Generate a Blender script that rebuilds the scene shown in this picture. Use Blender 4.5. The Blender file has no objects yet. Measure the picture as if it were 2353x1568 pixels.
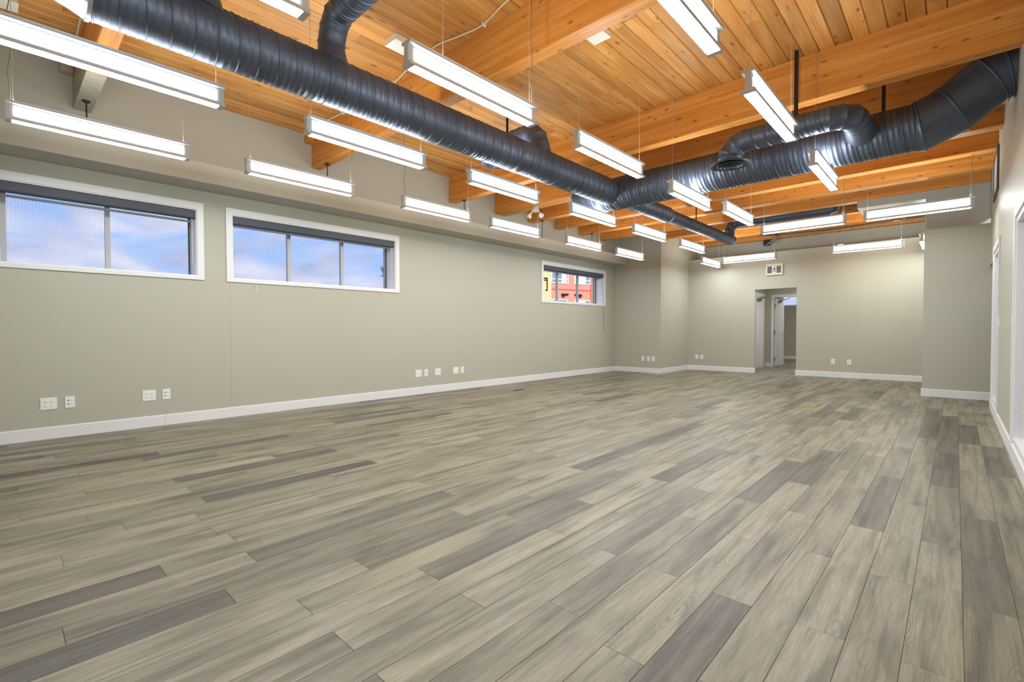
import bpy, bmesh, math, random
from mathutils import Vector, Matrix

# ------------------------------------------------------------------ camera, world, sun, exposure
IMG_W, IMG_H, FPX = 2353, 1568, 1100.65
YAW, PITCH, ROLL = (math.radians(a) for a in (42.81726, -1.26435, -0.13417))
CAM = Vector((0.0, 0.0, 1.1))
fwd = Vector((-math.sin(YAW) * math.cos(PITCH), math.cos(YAW) * math.cos(PITCH), math.sin(PITCH)))
rgt0 = Vector((math.cos(YAW), math.sin(YAW), 0))
up0 = rgt0.cross(fwd)
RGT = rgt0 * math.cos(ROLL) + up0 * math.sin(ROLL)
UPV = -rgt0 * math.sin(ROLL) + up0 * math.cos(ROLL)
scene = bpy.context.scene
COL = scene.collection
cam_data = bpy.data.cameras.new('camera')
cam_data.sensor_width = 36
cam_data.sensor_fit = 'HORIZONTAL'
cam_data.lens = FPX / IMG_W * 36
cam_data.clip_start = 0.02
cam_data.clip_end = 300
cam = bpy.data.objects.new('camera', cam_data)
COL.objects.link(cam)
cam.matrix_world = Matrix(((RGT.x, UPV.x, -fwd.x, CAM.x), (RGT.y, UPV.y, -fwd.y, CAM.y),
                           (RGT.z, UPV.z, -fwd.z, CAM.z), (0, 0, 0, 1)))
scene.camera = cam

PANEL_SIDE, PANEL_BOTTOM, PANEL_TOP = 11.0, 56.0, 38.0      # radiance of the pendant lights' lit faces
SKY_STRENGTH = 1.05
SUN_STRENGTH = 4.4
scene.view_settings.view_transform = 'Standard'
scene.view_settings.look = 'None'
scene.view_settings.gamma = 1
scene.view_settings.exposure = 0.24
scene.view_settings.use_curve_mapping = False
scene.cycles.max_bounces = 6
scene.cycles.diffuse_bounces = 3
scene.cycles.glossy_bounces = 2
scene.cycles.transmission_bounces = 2
scene.cycles.transparent_max_bounces = 8
scene.cycles.caustics_reflective = False
scene.cycles.caustics_refractive = False

world = bpy.data.worlds.new('sky')
scene.world = world
world.use_nodes = True
wt = world.node_tree
wt.nodes.clear()


def lin(r, g, b):
    f = lambda c: (c / 255 / 12.92) if c / 255 <= 0.04045 else ((c / 255 + 0.055) / 1.055) ** 2.4
    return (f(r), f(g), f(b), 1)


def node(t, kind, **kw):
    n = t.nodes.new(kind)
    for k, v in kw.items():
        setattr(n, k, v)
    return n


def ramp(t, fac, stops):
    r = node(t, 'ShaderNodeValToRGB')
    el = r.color_ramp.elements
    while len(el) > 1:
        el.remove(el[-1])
    el[0].position, el[0].color = stops[0]
    for p, c in stops[1:]:
        e = el.new(p)
        e.color = c
    t.links.new(fac, r.inputs[0])
    return r.outputs[0]


def math_n(t, op, a, b=0.0, c=0.0, clamp=False):
    n = node(t, 'ShaderNodeMath', operation=op, use_clamp=clamp)
    for i, v in enumerate((a, b, c)):
        if isinstance(v, (int, float)):
            n.inputs[i].default_value = v
        else:
            t.links.new(v, n.inputs[i])
    return n.outputs[0]


def mixc(t, fac, a, b, blend='MIX'):
    n = node(t, 'ShaderNodeMix', data_type='RGBA', blend_type=blend)
    for i, v in ((0, fac), (6, a), (7, b)):
        if isinstance(v, (int, float, tuple)):
            n.inputs[i].default_value = v
        else:
            t.links.new(v, n.inputs[i])
    return n.outputs[2]


def noise(t, vec, scale=1.0, detail=3.0, rough=0.5, dist=0.0):
    n = node(t, 'ShaderNodeTexNoise')
    n.inputs['Scale'].default_value = scale
    n.inputs['Detail'].default_value = detail
    n.inputs['Roughness'].default_value = rough
    n.inputs['Distortion'].default_value = dist
    t.links.new(vec, n.inputs['Vector'])
    return n.outputs[0]


def vscale(t, vec, s, off=None):
    n = node(t, 'ShaderNodeVectorMath', operation='MULTIPLY')
    t.links.new(vec, n.inputs[0])
    n.inputs[1].default_value = s
    out = n.outputs[0]
    if off is not None:
        a = node(t, 'ShaderNodeVectorMath', operation='ADD')
        t.links.new(out, a.inputs[0])
        t.links.new(off, a.inputs[1])
        out = a.outputs[0]
    return out


# sky: blue with broken cloud, the same all round
tc = node(wt, 'ShaderNodeTexCoord')
sep = node(wt, 'ShaderNodeSeparateXYZ')
wt.links.new(tc.outputs['Generated'], sep.inputs[0])
den = math_n(wt, 'ADD', math_n(wt, 'MAXIMUM', sep.outputs[2], 0.0), 0.16)
cmb = node(wt, 'ShaderNodeCombineXYZ')
wt.links.new(math_n(wt, 'DIVIDE', sep.outputs[0], den), cmb.inputs[0])
wt.links.new(math_n(wt, 'DIVIDE', sep.outputs[1], den), cmb.inputs[1])
cl = noise(wt, vscale(wt, cmb.outputs[0], (1.25, 2.3, 1.0)), 1.0, 6.0, 0.55, 0.4)
cl2 = noise(wt, vscale(wt, cmb.outputs[0], (0.7, 1.1, 1.0)), 1.7, 4.0, 0.5, 0.2)
blue = ramp(wt, sep.outputs[2], [(0.0, lin(176, 202, 246)), (0.25, lin(138, 180, 248)), (0.8, lin(84, 140, 232))])
shade = ramp(wt, cl2, [(0.36, lin(166, 178, 212)), (0.62, lin(214, 216, 236))])
skyc = mixc(wt, ramp(wt, cl, [(0.37, (0, 0, 0, 1)), (0.55, (1, 1, 1, 1))]), blue, shade)
bg = node(wt, 'ShaderNodeBackground')
bg.inputs[1].default_value = SKY_STRENGTH
wt.links.new(skyc, bg.inputs[0])
wo = node(wt, 'ShaderNodeOutputWorld')
wt.links.new(bg.outputs[0], wo.inputs[0])

sun_d = bpy.data.lights.new('sun', 'SUN')
sun_d.energy = SUN_STRENGTH
sun_d.angle = 0.01
sun_d.color = (1.0, 0.95, 0.87)
sun = bpy.data.objects.new('sun', sun_d)
COL.objects.link(sun)
sun.location = (20, -20, 30)
sun.rotation_euler = Vector((-0.72, 0.45, -0.55)).to_track_quat('-Z', 'Y').to_euler()

# ------------------------------------------------------------------ helpers
random.seed(7)


class MB:
    """collects shapes in world (or local) coordinates and links them as ONE mesh object"""

    def __init__(self):
        self.v, self.f, self.s = [], [], []

    def add(self, vs, fs, smooth=False):
        o = len(self.v)
        self.v += [tuple(p) for p in vs]
        self.f += [tuple(i + o for i in f) for f in fs]
        self.s += [smooth] * len(fs)
        return self

    def box(self, x0, x1, y0, y1, z0, z1):
        x0, x1 = min(x0, x1), max(x0, x1)
        y0, y1 = min(y0, y1), max(y0, y1)
        z0, z1 = min(z0, z1), max(z0, z1)
        vs = [(x, y, z) for z in (z0, z1) for y in (y0, y1) for x in (x0, x1)]
        return self.add(vs, [(0, 2, 3, 1), (4, 5, 7, 6), (0, 1, 5, 4), (2, 6, 7, 3), (0, 4, 6, 2), (1, 3, 7, 5)])

    def cbox(self, c, s):
        return self.box(c[0] - s[0] / 2, c[0] + s[0] / 2, c[1] - s[1] / 2, c[1] + s[1] / 2, c[2] - s[2] / 2, c[2] + s[2] / 2)

    def prism(self, poly, a, b, axis=1):
        """extrude a 2D polygon (given in the two other axes, ascending) from a to b along axis"""
        def p3(u, v, w):
            return {0: (w, u, v), 1: (u, w, v), 2: (u, v, w)}[axis]
        n = len(poly)
        vs = [p3(u, v, a) for u, v in poly] + [p3(u, v, b) for u, v in poly]
        fs = [(i, (i + 1) % n, n + (i + 1) % n, n + i) for i in range(n)]
        fs += [tuple(range(n - 1, -1, -1)), tuple(range(n, 2 * n))]
        return self.add(vs, fs)

    def tube(self, pts, r, n=10, bead=None, cap=True, mitre=True):
        """tube through pts with mitred joints; bead = (height, half width) rings raised at inner joints"""
        pts = [Vector(p) for p in pts]
        rad = r if isinstance(r, (list, tuple)) else [r] * len(pts)
        dirs = [(pts[i + 1] - pts[i]).normalized() for i in range(len(pts) - 1)]
        ref = Vector((0, 0, 1)) if abs(dirs[0].z) < 0.9 else Vector((1, 0, 0))
        a = dirs[0].cross(ref).normalized()
        rings = []
        for i, p in enumerate(pts):
            d = dirs[min(i, len(dirs) - 1)] if i == 0 else dirs[i - 1]
            if i > 0:
                a = (a - d * a.dot(d)).normalized()
            b = d.cross(a)
            nrm = d if i in (0, len(pts) - 1) else (dirs[i - 1] + dirs[i]).normalized()

            def ring(rr, shift=0.0):
                out = []
                for k in range(n):
                    t = 2 * math.pi * k / n
                    w = a * math.cos(t) + b * math.sin(t)
                    q = p + w * rr
                    q = q + d * (-(w * rr).dot(nrm) / d.dot(nrm))
                    out.append(q + nrm * shift)
                return out
            if bead and 0 < i < len(pts) - 1:
                h, w = bead
                rings += [ring(rad[i], -w), ring(rad[i] + h, -w * 0.4), ring(rad[i] + h, w * 0.4), ring(rad[i], w)]
            else:
                rings.append(ring(rad[i]))
            if i < len(dirs) and i > 0:
                q = dirs[i - 1].rotation_difference(dirs[i])
                a = q @ a
        vs = [q for rg in rings for q in rg]
        fs = []
        for i in range(len(rings) - 1):
            for k in range(n):
                k2 = (k + 1) % n
                fs.append((i * n + k, i * n + k2, (i + 1) * n + k2, (i + 1) * n + k))
        self.add(vs, fs, True)
        if cap:
            m = len(self.v) - len(vs)
            self.f.append(tuple(m + k for k in range(n - 1, -1, -1)))
            self.f.append(tuple(m + (len(rings) - 1) * n + k for k in range(n)))
            self.s += [False, False]
        return self

    def spiral(self, p0, p1, r, pitch=0.0427, h=0.0042, n=56, seam=3):
        """spiral-seam duct: a helical rib runs round the tube, every third turn a taller lock seam"""
        p0, p1 = Vector(p0), Vector(p1)
        L = (p1 - p0).length
        d = (p1 - p0).normalized()
        ref = Vector((0, 0, 1)) if abs(d.z) < 0.9 else Vector((1, 0, 0))
        a = d.cross(ref).normalized()
        b = d.cross(a)
        prof = [(-99, 0.0)]
        s = -pitch * seam
        k = 0
        while s < L + pitch * seam:
            hh, w = (h * 1.25, 0.0055) if k % seam == 0 else (h * 0.75, 0.0085)
            prof += [(s - w, 0.0), (s - w * 0.35, hh), (s + w * 0.35, hh), (s + w, 0.0)]
            s += pitch
            k += 1
        prof.append((99, 0.0))
        vs, fs = [], []
        rings = len(prof)
        slope = pitch * seam
        for (t, e) in prof:
            for j in range(n + 1):
                ang = 2 * math.pi * j / n
                ax = t + slope * j / n
                rr = r + (e if 0.0 < ax < L else 0.0)
                ax = min(max(ax, 0.0), L)
                vs.append(p0 + d * ax + (a * math.cos(ang) + b * math.sin(ang)) * rr)
        for i in range(rings - 1):
            for j in range(n):
                q = (i * (n + 1) + j, i * (n + 1) + j + 1, (i + 1) * (n + 1) + j + 1, (i + 1) * (n + 1) + j)
                axs = [(Vector(vs[c]) - p0).dot(d) for c in q]
                if max(axs) - min(axs) < 1e-6 and (axs[0] <= 1e-6 or axs[0] >= L - 1e-6):
                    continue
                fs.append(q)
        return self.add(vs, fs, True)

    def lathe(self, prof, c, n=40, axis=2):
        vs, fs = [], []
        c = Vector(c)
        for (r, z) in prof:
            for k in range(n):
                t = 2 * math.pi * k / n
                o = {2: (r * math.cos(t), r * math.sin(t), z), 0: (z, r * math.cos(t), r * math.sin(t)), 1: (r * math.cos(t), z, r * math.sin(t))}[axis]
                vs.append(c + Vector(o))
        for i in range(len(prof) - 1):
            for k in range(n):
                k2 = (k + 1) % n
                fs.append((i * n + k, i * n + k2, (i + 1) * n + k2, (i + 1) * n + k))
        return self.add(vs, fs, True)

    def mesh(self, name, mat, origin=(0, 0, 0)):
        me = bpy.data.meshes.new(name)
        ox, oy, oz = origin
        me.from_pydata([(x - ox, y - oy, z - oz) for x, y, z in self.v], [], self.f)
        me.polygons.foreach_set('use_smooth', self.s)
        me.materials.append(MAT[mat])
        me.validate()
        bm = bmesh.new()
        bm.from_mesh(me)
        bmesh.ops.recalc_face_normals(bm, faces=bm.faces)
        bm.to_mesh(me)
        bm.free()
        if any(self.s):
            me.set_sharp_from_angle(angle=math.radians(50))
        me.update()
        return me

    def build(self, name, mat, parent=None):
        origin = root_loc(parent)
        o = bpy.data.objects.new(name, self.mesh(name, mat, origin))
        COL.objects.link(o)
        o.parent = parent
        return o


def root_loc(p):
    v = Vector((0, 0, 0))
    while p is not None:
        v += p.location
        p = p.parent
    return v


def place(name, me, parent=None, loc=(0, 0, 0), rotz=0.0):
    o = bpy.data.objects.new(name, me)
    COL.objects.link(o)
    o.parent = parent
    o.location = loc
    o.rotation_euler = (0, 0, rotz)
    return o


def thing(name, label, cat, loc=(0, 0, 0), group=None, rotz=0.0):
    o = bpy.data.objects.new(name, None)
    o.empty_display_size = 0.1
    COL.objects.link(o)
    o.location = loc
    o.rotation_euler = (0, 0, rotz)
    return tag(o, label, cat, group)


def tag(o, label=None, cat=None, group=None, kind=None):
    for k, v in (('label', label), ('category', cat), ('group', group), ('kind', kind)):
        if v:
            o[k] = v
    return o


def struct(name, mb, mat, label=None):
    return tag(mb.build(name, mat), label=label, kind='structure')


# ------------------------------------------------------------------ materials
MAT = {}


def new_mat(name):
    m = bpy.data.materials.new(name)
    m.use_nodes = True
    t = m.node_tree
    b = t.nodes['Principled BSDF']
    MAT[name] = m
    return t, b


def flat(name, col, rough=0.5, metal=0.0, spec=0.5, bump=0.0, bscale=60.0, vary=0.0, vscl=2.0):
    t, b = new_mat(name)
    b.inputs['Roughness'].default_value = rough
    b.inputs['Metallic'].default_value = metal
    b.inputs['Specular IOR Level'].default_value = spec
    g = node(t, 'ShaderNodeNewGeometry')
    if vary:
        f = noise(t, g.outputs['Position'], vscl, 3.0)
        dark = tuple(c * (1 - vary) for c in col[:3]) + (1,)
        lite = tuple(min(1, c * (1 + vary)) for c in col[:3]) + (1,)
        t.links.new(ramp(t, f, [(0.3, dark), (0.7, lite)]), b.inputs['Base Color'])
    else:
        b.inputs['Base Color'].default_value = col
    if bump:
        bp = node(t, 'ShaderNodeBump')
        bp.inputs['Strength'].default_value = bump
        bp.inputs['Distance'].default_value = 0.002
        t.links.new(noise(t, g.outputs['Position'], bscale, 2.0), bp.inputs['Height'])
        t.links.new(bp.outputs[0], b.inputs['Normal'])
    return t, b


flat('wall_paint', lin(184, 183, 169), 0.45, spec=0.35)
flat('trim_white', lin(232, 232, 234), 0.35)
flat('jamb_white', lin(240, 240, 243), 0.4)
flat('plate_white', lin(238, 238, 238), 0.3)
flat('slot_dark', lin(46, 46, 50), 0.5)
flat('port_dark', lin(38, 38, 44), 0.4)
flat('black_metal', lin(34, 35, 38), 0.45, metal=0.3)
flat('black_plastic', lin(24, 24, 26), 0.4)
flat('cord_grey', lin(120, 112, 98), 0.6)
flat('frame_alu', lin(206, 208, 210), 0.4, metal=0.1)
flat('mullion_grey', lin(186, 188, 190), 0.4)
flat('gasket', lin(40, 42, 46), 0.6)
flat('blind_cassette', lin(74, 82, 94), 0.55)
flat('blind_bar', lin(104, 108, 120), 0.45)
flat('galvanised', lin(196, 199, 203), 0.33, metal=0.75, vary=0.08, vscl=9)
flat('conduit_grey', lin(140, 144, 148), 0.35, metal=0.7)
flat('wire_steel', lin(196, 190, 182), 0.35, metal=0.4)
flat('cable_cream', lin(216, 196, 158), 0.5)
flat('box_cream', lin(228, 222, 208), 0.5)
flat('sign_frame', lin(222, 218, 204), 0.45)
flat('sign_dark', lin(70, 72, 58), 0.4)
flat('sign_white', lin(228, 228, 214), 0.4)
flat('door_white', lin(222, 222, 228), 0.4)
flat('grille_dark', lin(96, 92, 84), 0.55)
flat('nickel', lin(150, 146, 138), 0.3, metal=0.9)
flat('subfloor', lin(52, 46, 38), 0.8)
flat('deck_dark', lin(96, 60, 28), 0.8)
flat('bracket_cream', lin(232, 228, 214), 0.45)
flat('stucco_red', lin(236, 142, 120), 0.8, bump=0.2, bscale=6, vary=0.03)
flat('stucco_red_dark', lin(206, 92, 80), 0.8)
flat('siding_cream', lin(222, 198, 150), 0.8)
flat('building_white', lin(232, 228, 216), 0.7)
flat('building_pane', lin(120, 144, 152), 0.12, spec=0.8)
flat('curtain', lin(226, 228, 222), 0.8)
flat('eave_grey', lin(124, 130, 138), 0.6)
flat('ground_grey', lin(120, 120, 116), 0.9)
flat('frosted', lin(206, 208, 214), 0.25)
flat('paint_patch', lin(176, 170, 152), 0.5, vary=0.12, vscl=14)

# dark blue-grey painted spiral duct
t, b = flat('duct_paint', lin(78, 84, 95), 0.34, metal=0.55, spec=0.6)
g = node(t, 'ShaderNodeNewGeometry')
f = noise(t, g.outputs['Position'], 3.0, 4.0, 0.6)
t.links.new(ramp(t, f, [(0.3, lin(80, 88, 104)), (0.7, lin(100, 108, 125))]), b.inputs['Base Color'])
t.links.new(ramp(t, noise(t, g.outputs['Position'], 9.0, 3.0), [(0.3, (0.42, 0.42, 0.42, 1)), (0.75, (0.52, 0.52, 0.52, 1))]), b.inputs['Roughness'])

# thin window glass
m = bpy.data.materials.new('glass')
m.use_nodes = True
MAT['glass'] = m
t = m.node_tree
t.nodes.clear()
tr = node(t, 'ShaderNodeBsdfTransparent')
tr.inputs[0].default_value = (0.97, 0.98, 0.985, 1)
gl = node(t, 'ShaderNodeBsdfGlossy')
gl.inputs['Roughness'].default_value = 0.02
mx = node(t, 'ShaderNodeMixShader')
mx.inputs[0].default_value = 0.0
out = node(t, 'ShaderNodeOutputMaterial')
t.links.new(tr.outputs[0], mx.inputs[1])
t.links.new(gl.outputs[0], mx.inputs[2])
t.links.new(mx.outputs[0], out.inputs[0])

# perforated insect screen: a square weave of thin blue-grey threads
m = bpy.data.materials.new('screen_mesh')
m.use_nodes = True
MAT['screen_mesh'] = m
t = m.node_tree
b = t.nodes['Principled BSDF']
b.inputs['Base Color'].default_value = lin(150, 160, 190)
b.inputs['Roughness'].default_value = 0.6
g = node(t, 'ShaderNodeNewGeometry')
sp = node(t, 'ShaderNodeSeparateXYZ')
t.links.new(g.outputs['Position'], sp.inputs[0])
gy = math_n(t, 'LESS_THAN', math_n(t, 'FRACT', math_n(t, 'DIVIDE', sp.outputs[1], 0.026)), 0.3)
gz = math_n(t, 'LESS_THAN', math_n(t, 'FRACT', math_n(t, 'DIVIDE', sp.outputs[2], 0.026)), 0.3)
tr = node(t, 'ShaderNodeBsdfTransparent')
mx = node(t, 'ShaderNodeMixShader')
t.links.new(math_n(t, 'MULTIPLY', math_n(t, 'MAXIMUM', gy, gz), 0.085), mx.inputs[0])
t.links.new(tr.outputs[0], mx.inputs[1])
t.links.new(b.outputs[0], mx.inputs[2])
t.links.new(mx.outputs[0], t.nodes['Material Output'].inputs[0])


def emit(name, col, strength):
    m = bpy.data.materials.new(name)
    m.use_nodes = True
    MAT[name] = m
    b = m.node_tree.nodes['Principled BSDF']
    b.inputs['Base Color'].default_value = (0.8, 0.8, 0.8, 1)
    b.inputs['Emission Color'].default_value = col
    b.inputs['Emission Strength'].default_value = strength
    m.cycles.emission_sampling = 'FRONT'


emit('panel_side', (0.92, 0.98, 1.0, 1), PANEL_SIDE)
emit('panel_bottom', (0.92, 0.98, 1.0, 1), PANEL_BOTTOM)
emit('panel_top', (0.92, 0.98, 1.0, 1), PANEL_TOP)
emit('panel_side_warm', (1.0, 0.95, 0.84, 1), PANEL_SIDE)
emit('panel_bottom_warm', (1.0, 0.95, 0.84, 1), PANEL_BOTTOM)
emit('passage_fill', (1.0, 0.96, 0.9, 1), 9.0)  # added fill glow for the side passage, no known source
emit('hall_room_fill', (1.0, 0.96, 0.9, 1), 95.0)  # added fill glow for the hall and the room behind it


def wood(name, axis, dark, mid, light, knot, tone_src, kscale=(11.0, 4.2), rough=0.45, across=9.0, along=0.9, knots=True, spec=0.4):
    """sawn softwood: long grain along axis (0 = x, 1 = y), knots, a tone of its own for each piece"""
    t, b = new_mat(name)
    b.inputs['Roughness'].default_value = rough
    b.inputs['Specular IOR Level'].default_value = spec
    g = node(t, 'ShaderNodeNewGeometry')
    at = node(t, 'ShaderNodeAttribute', attribute_type=tone_src, attribute_name='tone')
    tone = at.outputs['Fac']
    off = node(t, 'ShaderNodeCombineXYZ')
    for i, k in enumerate((37.0, 53.0, 19.0)):
        t.links.new(math_n(t, 'MULTIPLY', tone, k), off.inputs[i])

    def sc(a, l):
        v = [a, a, a]
        v[axis] = l
        return tuple(v)
    P = g.outputs['Position']
    broad = noise(t, vscale(t, P, sc(across, along), off.outputs[0]), 1.0, 3.0, 0.55, 0.6)
    fine = noise(t, vscale(t, P, sc(across * 9, along * 2.2), off.outputs[0]), 1.0, 3.0, 0.6, 0.3)
    col = ramp(t, broad, [(0.28, dark), (0.5, mid), (0.74, light)])
    col = mixc(t, 0.36, col, ramp(t, fine, [(0.3, dark), (0.68, light)]))
    tn = ramp(t, tone, [(0.0, (0.66, 0.62, 0.58, 1)), (0.5, (0.96, 0.95, 0.94, 1)), (1.0, (1.22, 1.2, 1.15, 1))])
    col = mixc(t, 1.0, col, tn, 'MULTIPLY')
    if knots:
        jit = noise(t, P, 9.0, 2.0)
        vec = vscale(t, P, sc(*kscale), off.outputs[0])
        ad = node(t, 'ShaderNodeVectorMath', operation='ADD')
        t.links.new(vec, ad.inputs[0])
        cj = node(t, 'ShaderNodeCombineXYZ')
        t.links.new(math_n(t, 'MULTIPLY', jit, 0.25), cj.inputs[0])
        t.links.new(math_n(t, 'MULTIPLY', jit, 0.18), cj.inputs[1])
        t.links.new(cj.outputs[0], ad.inputs[1])
        vo = node(t, 'ShaderNodeTexVoronoi')
        vo.inputs['Scale'].default_value = 1.0
        t.links.new(ad.outputs[0], vo.inputs['Vector'])
        sepc = node(t, 'ShaderNodeSeparateColor')
        t.links.new(vo.outputs['Color'], sepc.inputs[0])
        gate = math_n(t, 'GREATER_THAN', sepc.outputs[0], 0.42)
        km = ramp(t, vo.outputs['Distance'], [(0.05, (1, 1, 1, 1)), (0.10, (0.75, 0.75, 0.75, 1)), (0.21, (0, 0, 0, 1))])
        km = math_n(t, 'MULTIPLY', km, gate)
        col = mixc(t, math_n(t, 'MULTIPLY', km, 0.8), col, knot)
    t.links.new(col, b.inputs['Base Color'])


CED = dict(dark=lin(172, 106, 46), mid=lin(200, 136, 66), light=lin(226, 172, 98), knot=lin(96, 48, 20))
wood('ceiling_plank_wood', 1, tone_src='OBJECT', **CED)
BEA = dict(dark=lin(194, 112, 40), mid=lin(222, 144, 60), light=lin(242, 180, 98), knot=lin(120, 60, 28))
wood('beam_wood', 0, tone_src='OBJECT', kscale=(14.0, 5.5), across=14.0, along=0.55, **BEA)


def floor_wood(name, src):
    """greyed oak vinyl plank: smoky patches, long grain, arched figure; tone per plank"""
    t, b = new_mat(name)
    g = node(t, 'ShaderNodeNewGeometry')
    at = node(t, 'ShaderNodeAttribute', attribute_type=src, attribute_name='tone')
    tone = at.outputs['Fac']
    off = node(t, 'ShaderNodeCombineXYZ')
    for i, k in enumerate((41.0, 67.0, 0.0)):
        t.links.new(math_n(t, 'MULTIPLY', tone, k), off.inputs[i])
    P = g.outputs['Position']
    smoke = noise(t, vscale(t, P, (8.5, 1.5, 0), off.outputs[0]), 1.0, 3.0, 0.5, 0.5)
    streak = noise(t, vscale(t, P, (24.0, 0.9, 0), off.outputs[0]), 1.0, 3.0, 0.55, 0.6)
    fine = noise(t, vscale(t, P, (130.0, 7.0, 0), off.outputs[0]), 1.0, 3.0, 0.65, 0.0)
    base = ramp(t, tone, [(0.0, lin(83, 80, 71)), (0.2, lin(103, 98, 85)), (0.4, lin(124, 117, 99)), (1.0, lin(146, 138, 118))])
    k1 = ramp(t, smoke, [(0.30, (0.50, 0.49, 0.47, 1)), (0.52, (0.97, 0.965, 0.96, 1)), (0.72, (1.14, 1.13, 1.11, 1))])
    col = mixc(t, 1.0, base, k1, 'MULTIPLY')
    k2 = ramp(t, streak, [(0.30, (0.52, 0.505, 0.48, 1)), (0.52, (1.0, 1.0, 1.0, 1)), (0.75, (1.08, 1.07, 1.05, 1))])
    col = mixc(t, 0.75, col, k2, 'MULTIPLY')
    k3 = ramp(t, fine, [(0.30, (0.66, 0.65, 0.63, 1)), (0.64, (1.10, 1.10, 1.10, 1))])
    col = mixc(t, 0.8, col, k3, 'MULTIPLY')
    # arched grain figure: oval rings round scattered centres
    vo = node(t, 'ShaderNodeTexVoronoi')
    vo.inputs['Scale'].default_value = 1.0
    wob = node(t, 'ShaderNodeVectorMath', operation='ADD')
    wc = node(t, 'ShaderNodeCombineXYZ')
    t.links.new(math_n(t, 'MULTIPLY', smoke, 0.5), wc.inputs[0])
    t.links.new(math_n(t, 'MULTIPLY', streak, 0.25), wc.inputs[1])
    t.links.new(vscale(t, P, (9.0, 1.7, 0), off.outputs[0]), wob.inputs[0])
    t.links.new(wc.outputs[0], wob.inputs[1])
    t.links.new(wob.outputs[0], vo.inputs['Vector'])
    ring = math_n(t, 'SINE', math_n(t, 'MULTIPLY', math_n(t, 'POWER', vo.outputs['Distance'], 0.75), 72.0))
    ring = math_n(t, 'GREATER_THAN', ring, 0.35)
    sc_ = node(t, 'ShaderNodeSeparateColor')
    t.links.new(vo.outputs['Color'], sc_.inputs[0])
    near_c = ramp(t, vo.outputs['Distance'], [(0.10, (1, 1, 1, 1)), (0.42, (0, 0, 0, 1))])
    fig = math_n(t, 'MULTIPLY', math_n(t, 'MULTIPLY', ring, near_c), math_n(t, 'GREATER_THAN', sc_.outputs[0], 0.5))
    col = mixc(t, math_n(t, 'MULTIPLY', fig, 0.42), col, lin(66, 58, 44))
    t.links.new(col, b.inputs['Base Color'])
    t.links.new(ramp(t, streak, [(0.3, (0.44, 0.44, 0.44, 1)), (0.7, (0.34, 0.34, 0.34, 1))]), b.inputs['Roughness'])
    b.inputs['Specular IOR Level'].default_value = 0.5


floor_wood('floor_plank_wood', 'OBJECT')
floor_wood('floor_field_wood', 'GEOMETRY')

# ------------------------------------------------------------------ room dimensions (metres)
XL, XR = -6.80, 0.372            # left (window) wall, right wall
YB, YC, YD, YF, YU = -1.2, 11.45, 10.42, 13.17, 13.74   # back wall, corner block, right block, far wall, far upper wall
XP = -5.48                       # right face of the corner block
XD = -0.40                       # left face of the right block
ZC, ZB = 3.89, 3.43              # ceiling boards, underside of beams
ZTOP = 4.1

# ------------------------------------------------------------------ floor
floor = struct('floor', MB().box(XL - 0.36, 1.75, YB - 0.2, 20.5, -0.2, -0.008), 'subfloor')
PW, PL = 0.1538, 1.236
ROW_OFF = {-1: .15, 0: .79, 1: .19, 2: .79, 3: .25, 4: .79, 5: .19, 6: .81, 7: .27, 8: .81, 9: .065, 10: .82, 11: .075, 12: .82, 13: 1.155,
           14: .645, 15: .15, 16: .83, 17: .505, 18: .84, 19: .80, 20: .2, 21: .8, 22: .475, 23: .905, 24: .35, 25: .9, 26: .08, 28: .4, 29: .82,
           32: .42, 33: .84}
DARK_PIX = [(1862, 1084), (1768, 1110), (2023, 1153), (2020, 906), (2219, 978), (2178, 973), (2175, 1080), (2137, 989), (178, 1362), (306, 1448),
            (1042, 1300), (578, 1122), (783, 1074), (502, 1030), (60, 1085), (1600, 980), (1500, 1020), (1560, 1090), (700, 1046),
            (870, 960), (1010, 950), (1880, 950), (1940, 960), (1640, 930), (1450, 905)]
MID_PIX = [(1180, 1170), (1290, 1130), (1240, 1180), (1500, 1200), (1300, 1180), (700, 1230), (2295, 1080), (1640, 1480), (2250, 1300)]
LIGHT_PIX = [(1970, 1240), (1850, 1330), (2000, 1010), (1890, 1010), (1740, 1240), (1620, 1330), (1890, 1480), (2150, 1400), (1300, 1200), (1120, 1160),
             (600, 1400), (900, 1420), (1150, 1420)]


def pix_floor(x, y):
    d = RGT * ((x - IMG_W / 2) / FPX) - UPV * ((y - IMG_H / 2) / FPX) + fwd
    p = CAM - d * (CAM.z / d.z)
    return p.x, p.y


def project(p):
    q = Vector(p) - CAM
    z = q.dot(fwd)
    if z < 0.15:
        return None
    return IMG_W / 2 + FPX * q.dot(RGT) / z, IMG_H / 2 - FPX * q.dot(UPV) / z


rng = random.Random(21)
planks = []
row_lo, row_hi = -10, 45
for k in range(row_lo, row_hi):
    xc = -0.504 - (k - 3) * PW
    xa, xb = max(xc - PW / 2, XL), min(xc + PW / 2, 1.6)
    if xb - xa < 0.01:
        continue
    o = ROW_OFF.get(k, rng.random() * PL)
    y = o - PL * 2
    while y < 20.4:
        ya, yb = max(y, YB), min(y + PL, 20.4)
        inside = yb > ya + 0.01
        # keep to the rooms' plan
        cx = (xa + xb) / 2
        if inside:
            if xa > XR and not (9.0 < (ya + yb) / 2 < YD):
                inside = False
            if xb < XP + 0.01:
                yb = min(yb, YC)
            if xa > XD - 0.01:
                yb = min(yb, YD)
            if (ya + yb) / 2 > YU and not (-5.1 < cx < -2.0):
                inside = False
        if inside and yb - ya > 0.02:
            tone = 0.36 + 0.64 * rng.random()
            far_off = ya > 5.5 or xb < -4.2
            if rng.random() < (0.10 if far_off else 0.0):
                tone = 0.14 + 0.2 * rng.random()
            planks.append([xa, xb, ya, yb, tone])
        y += PL
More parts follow.
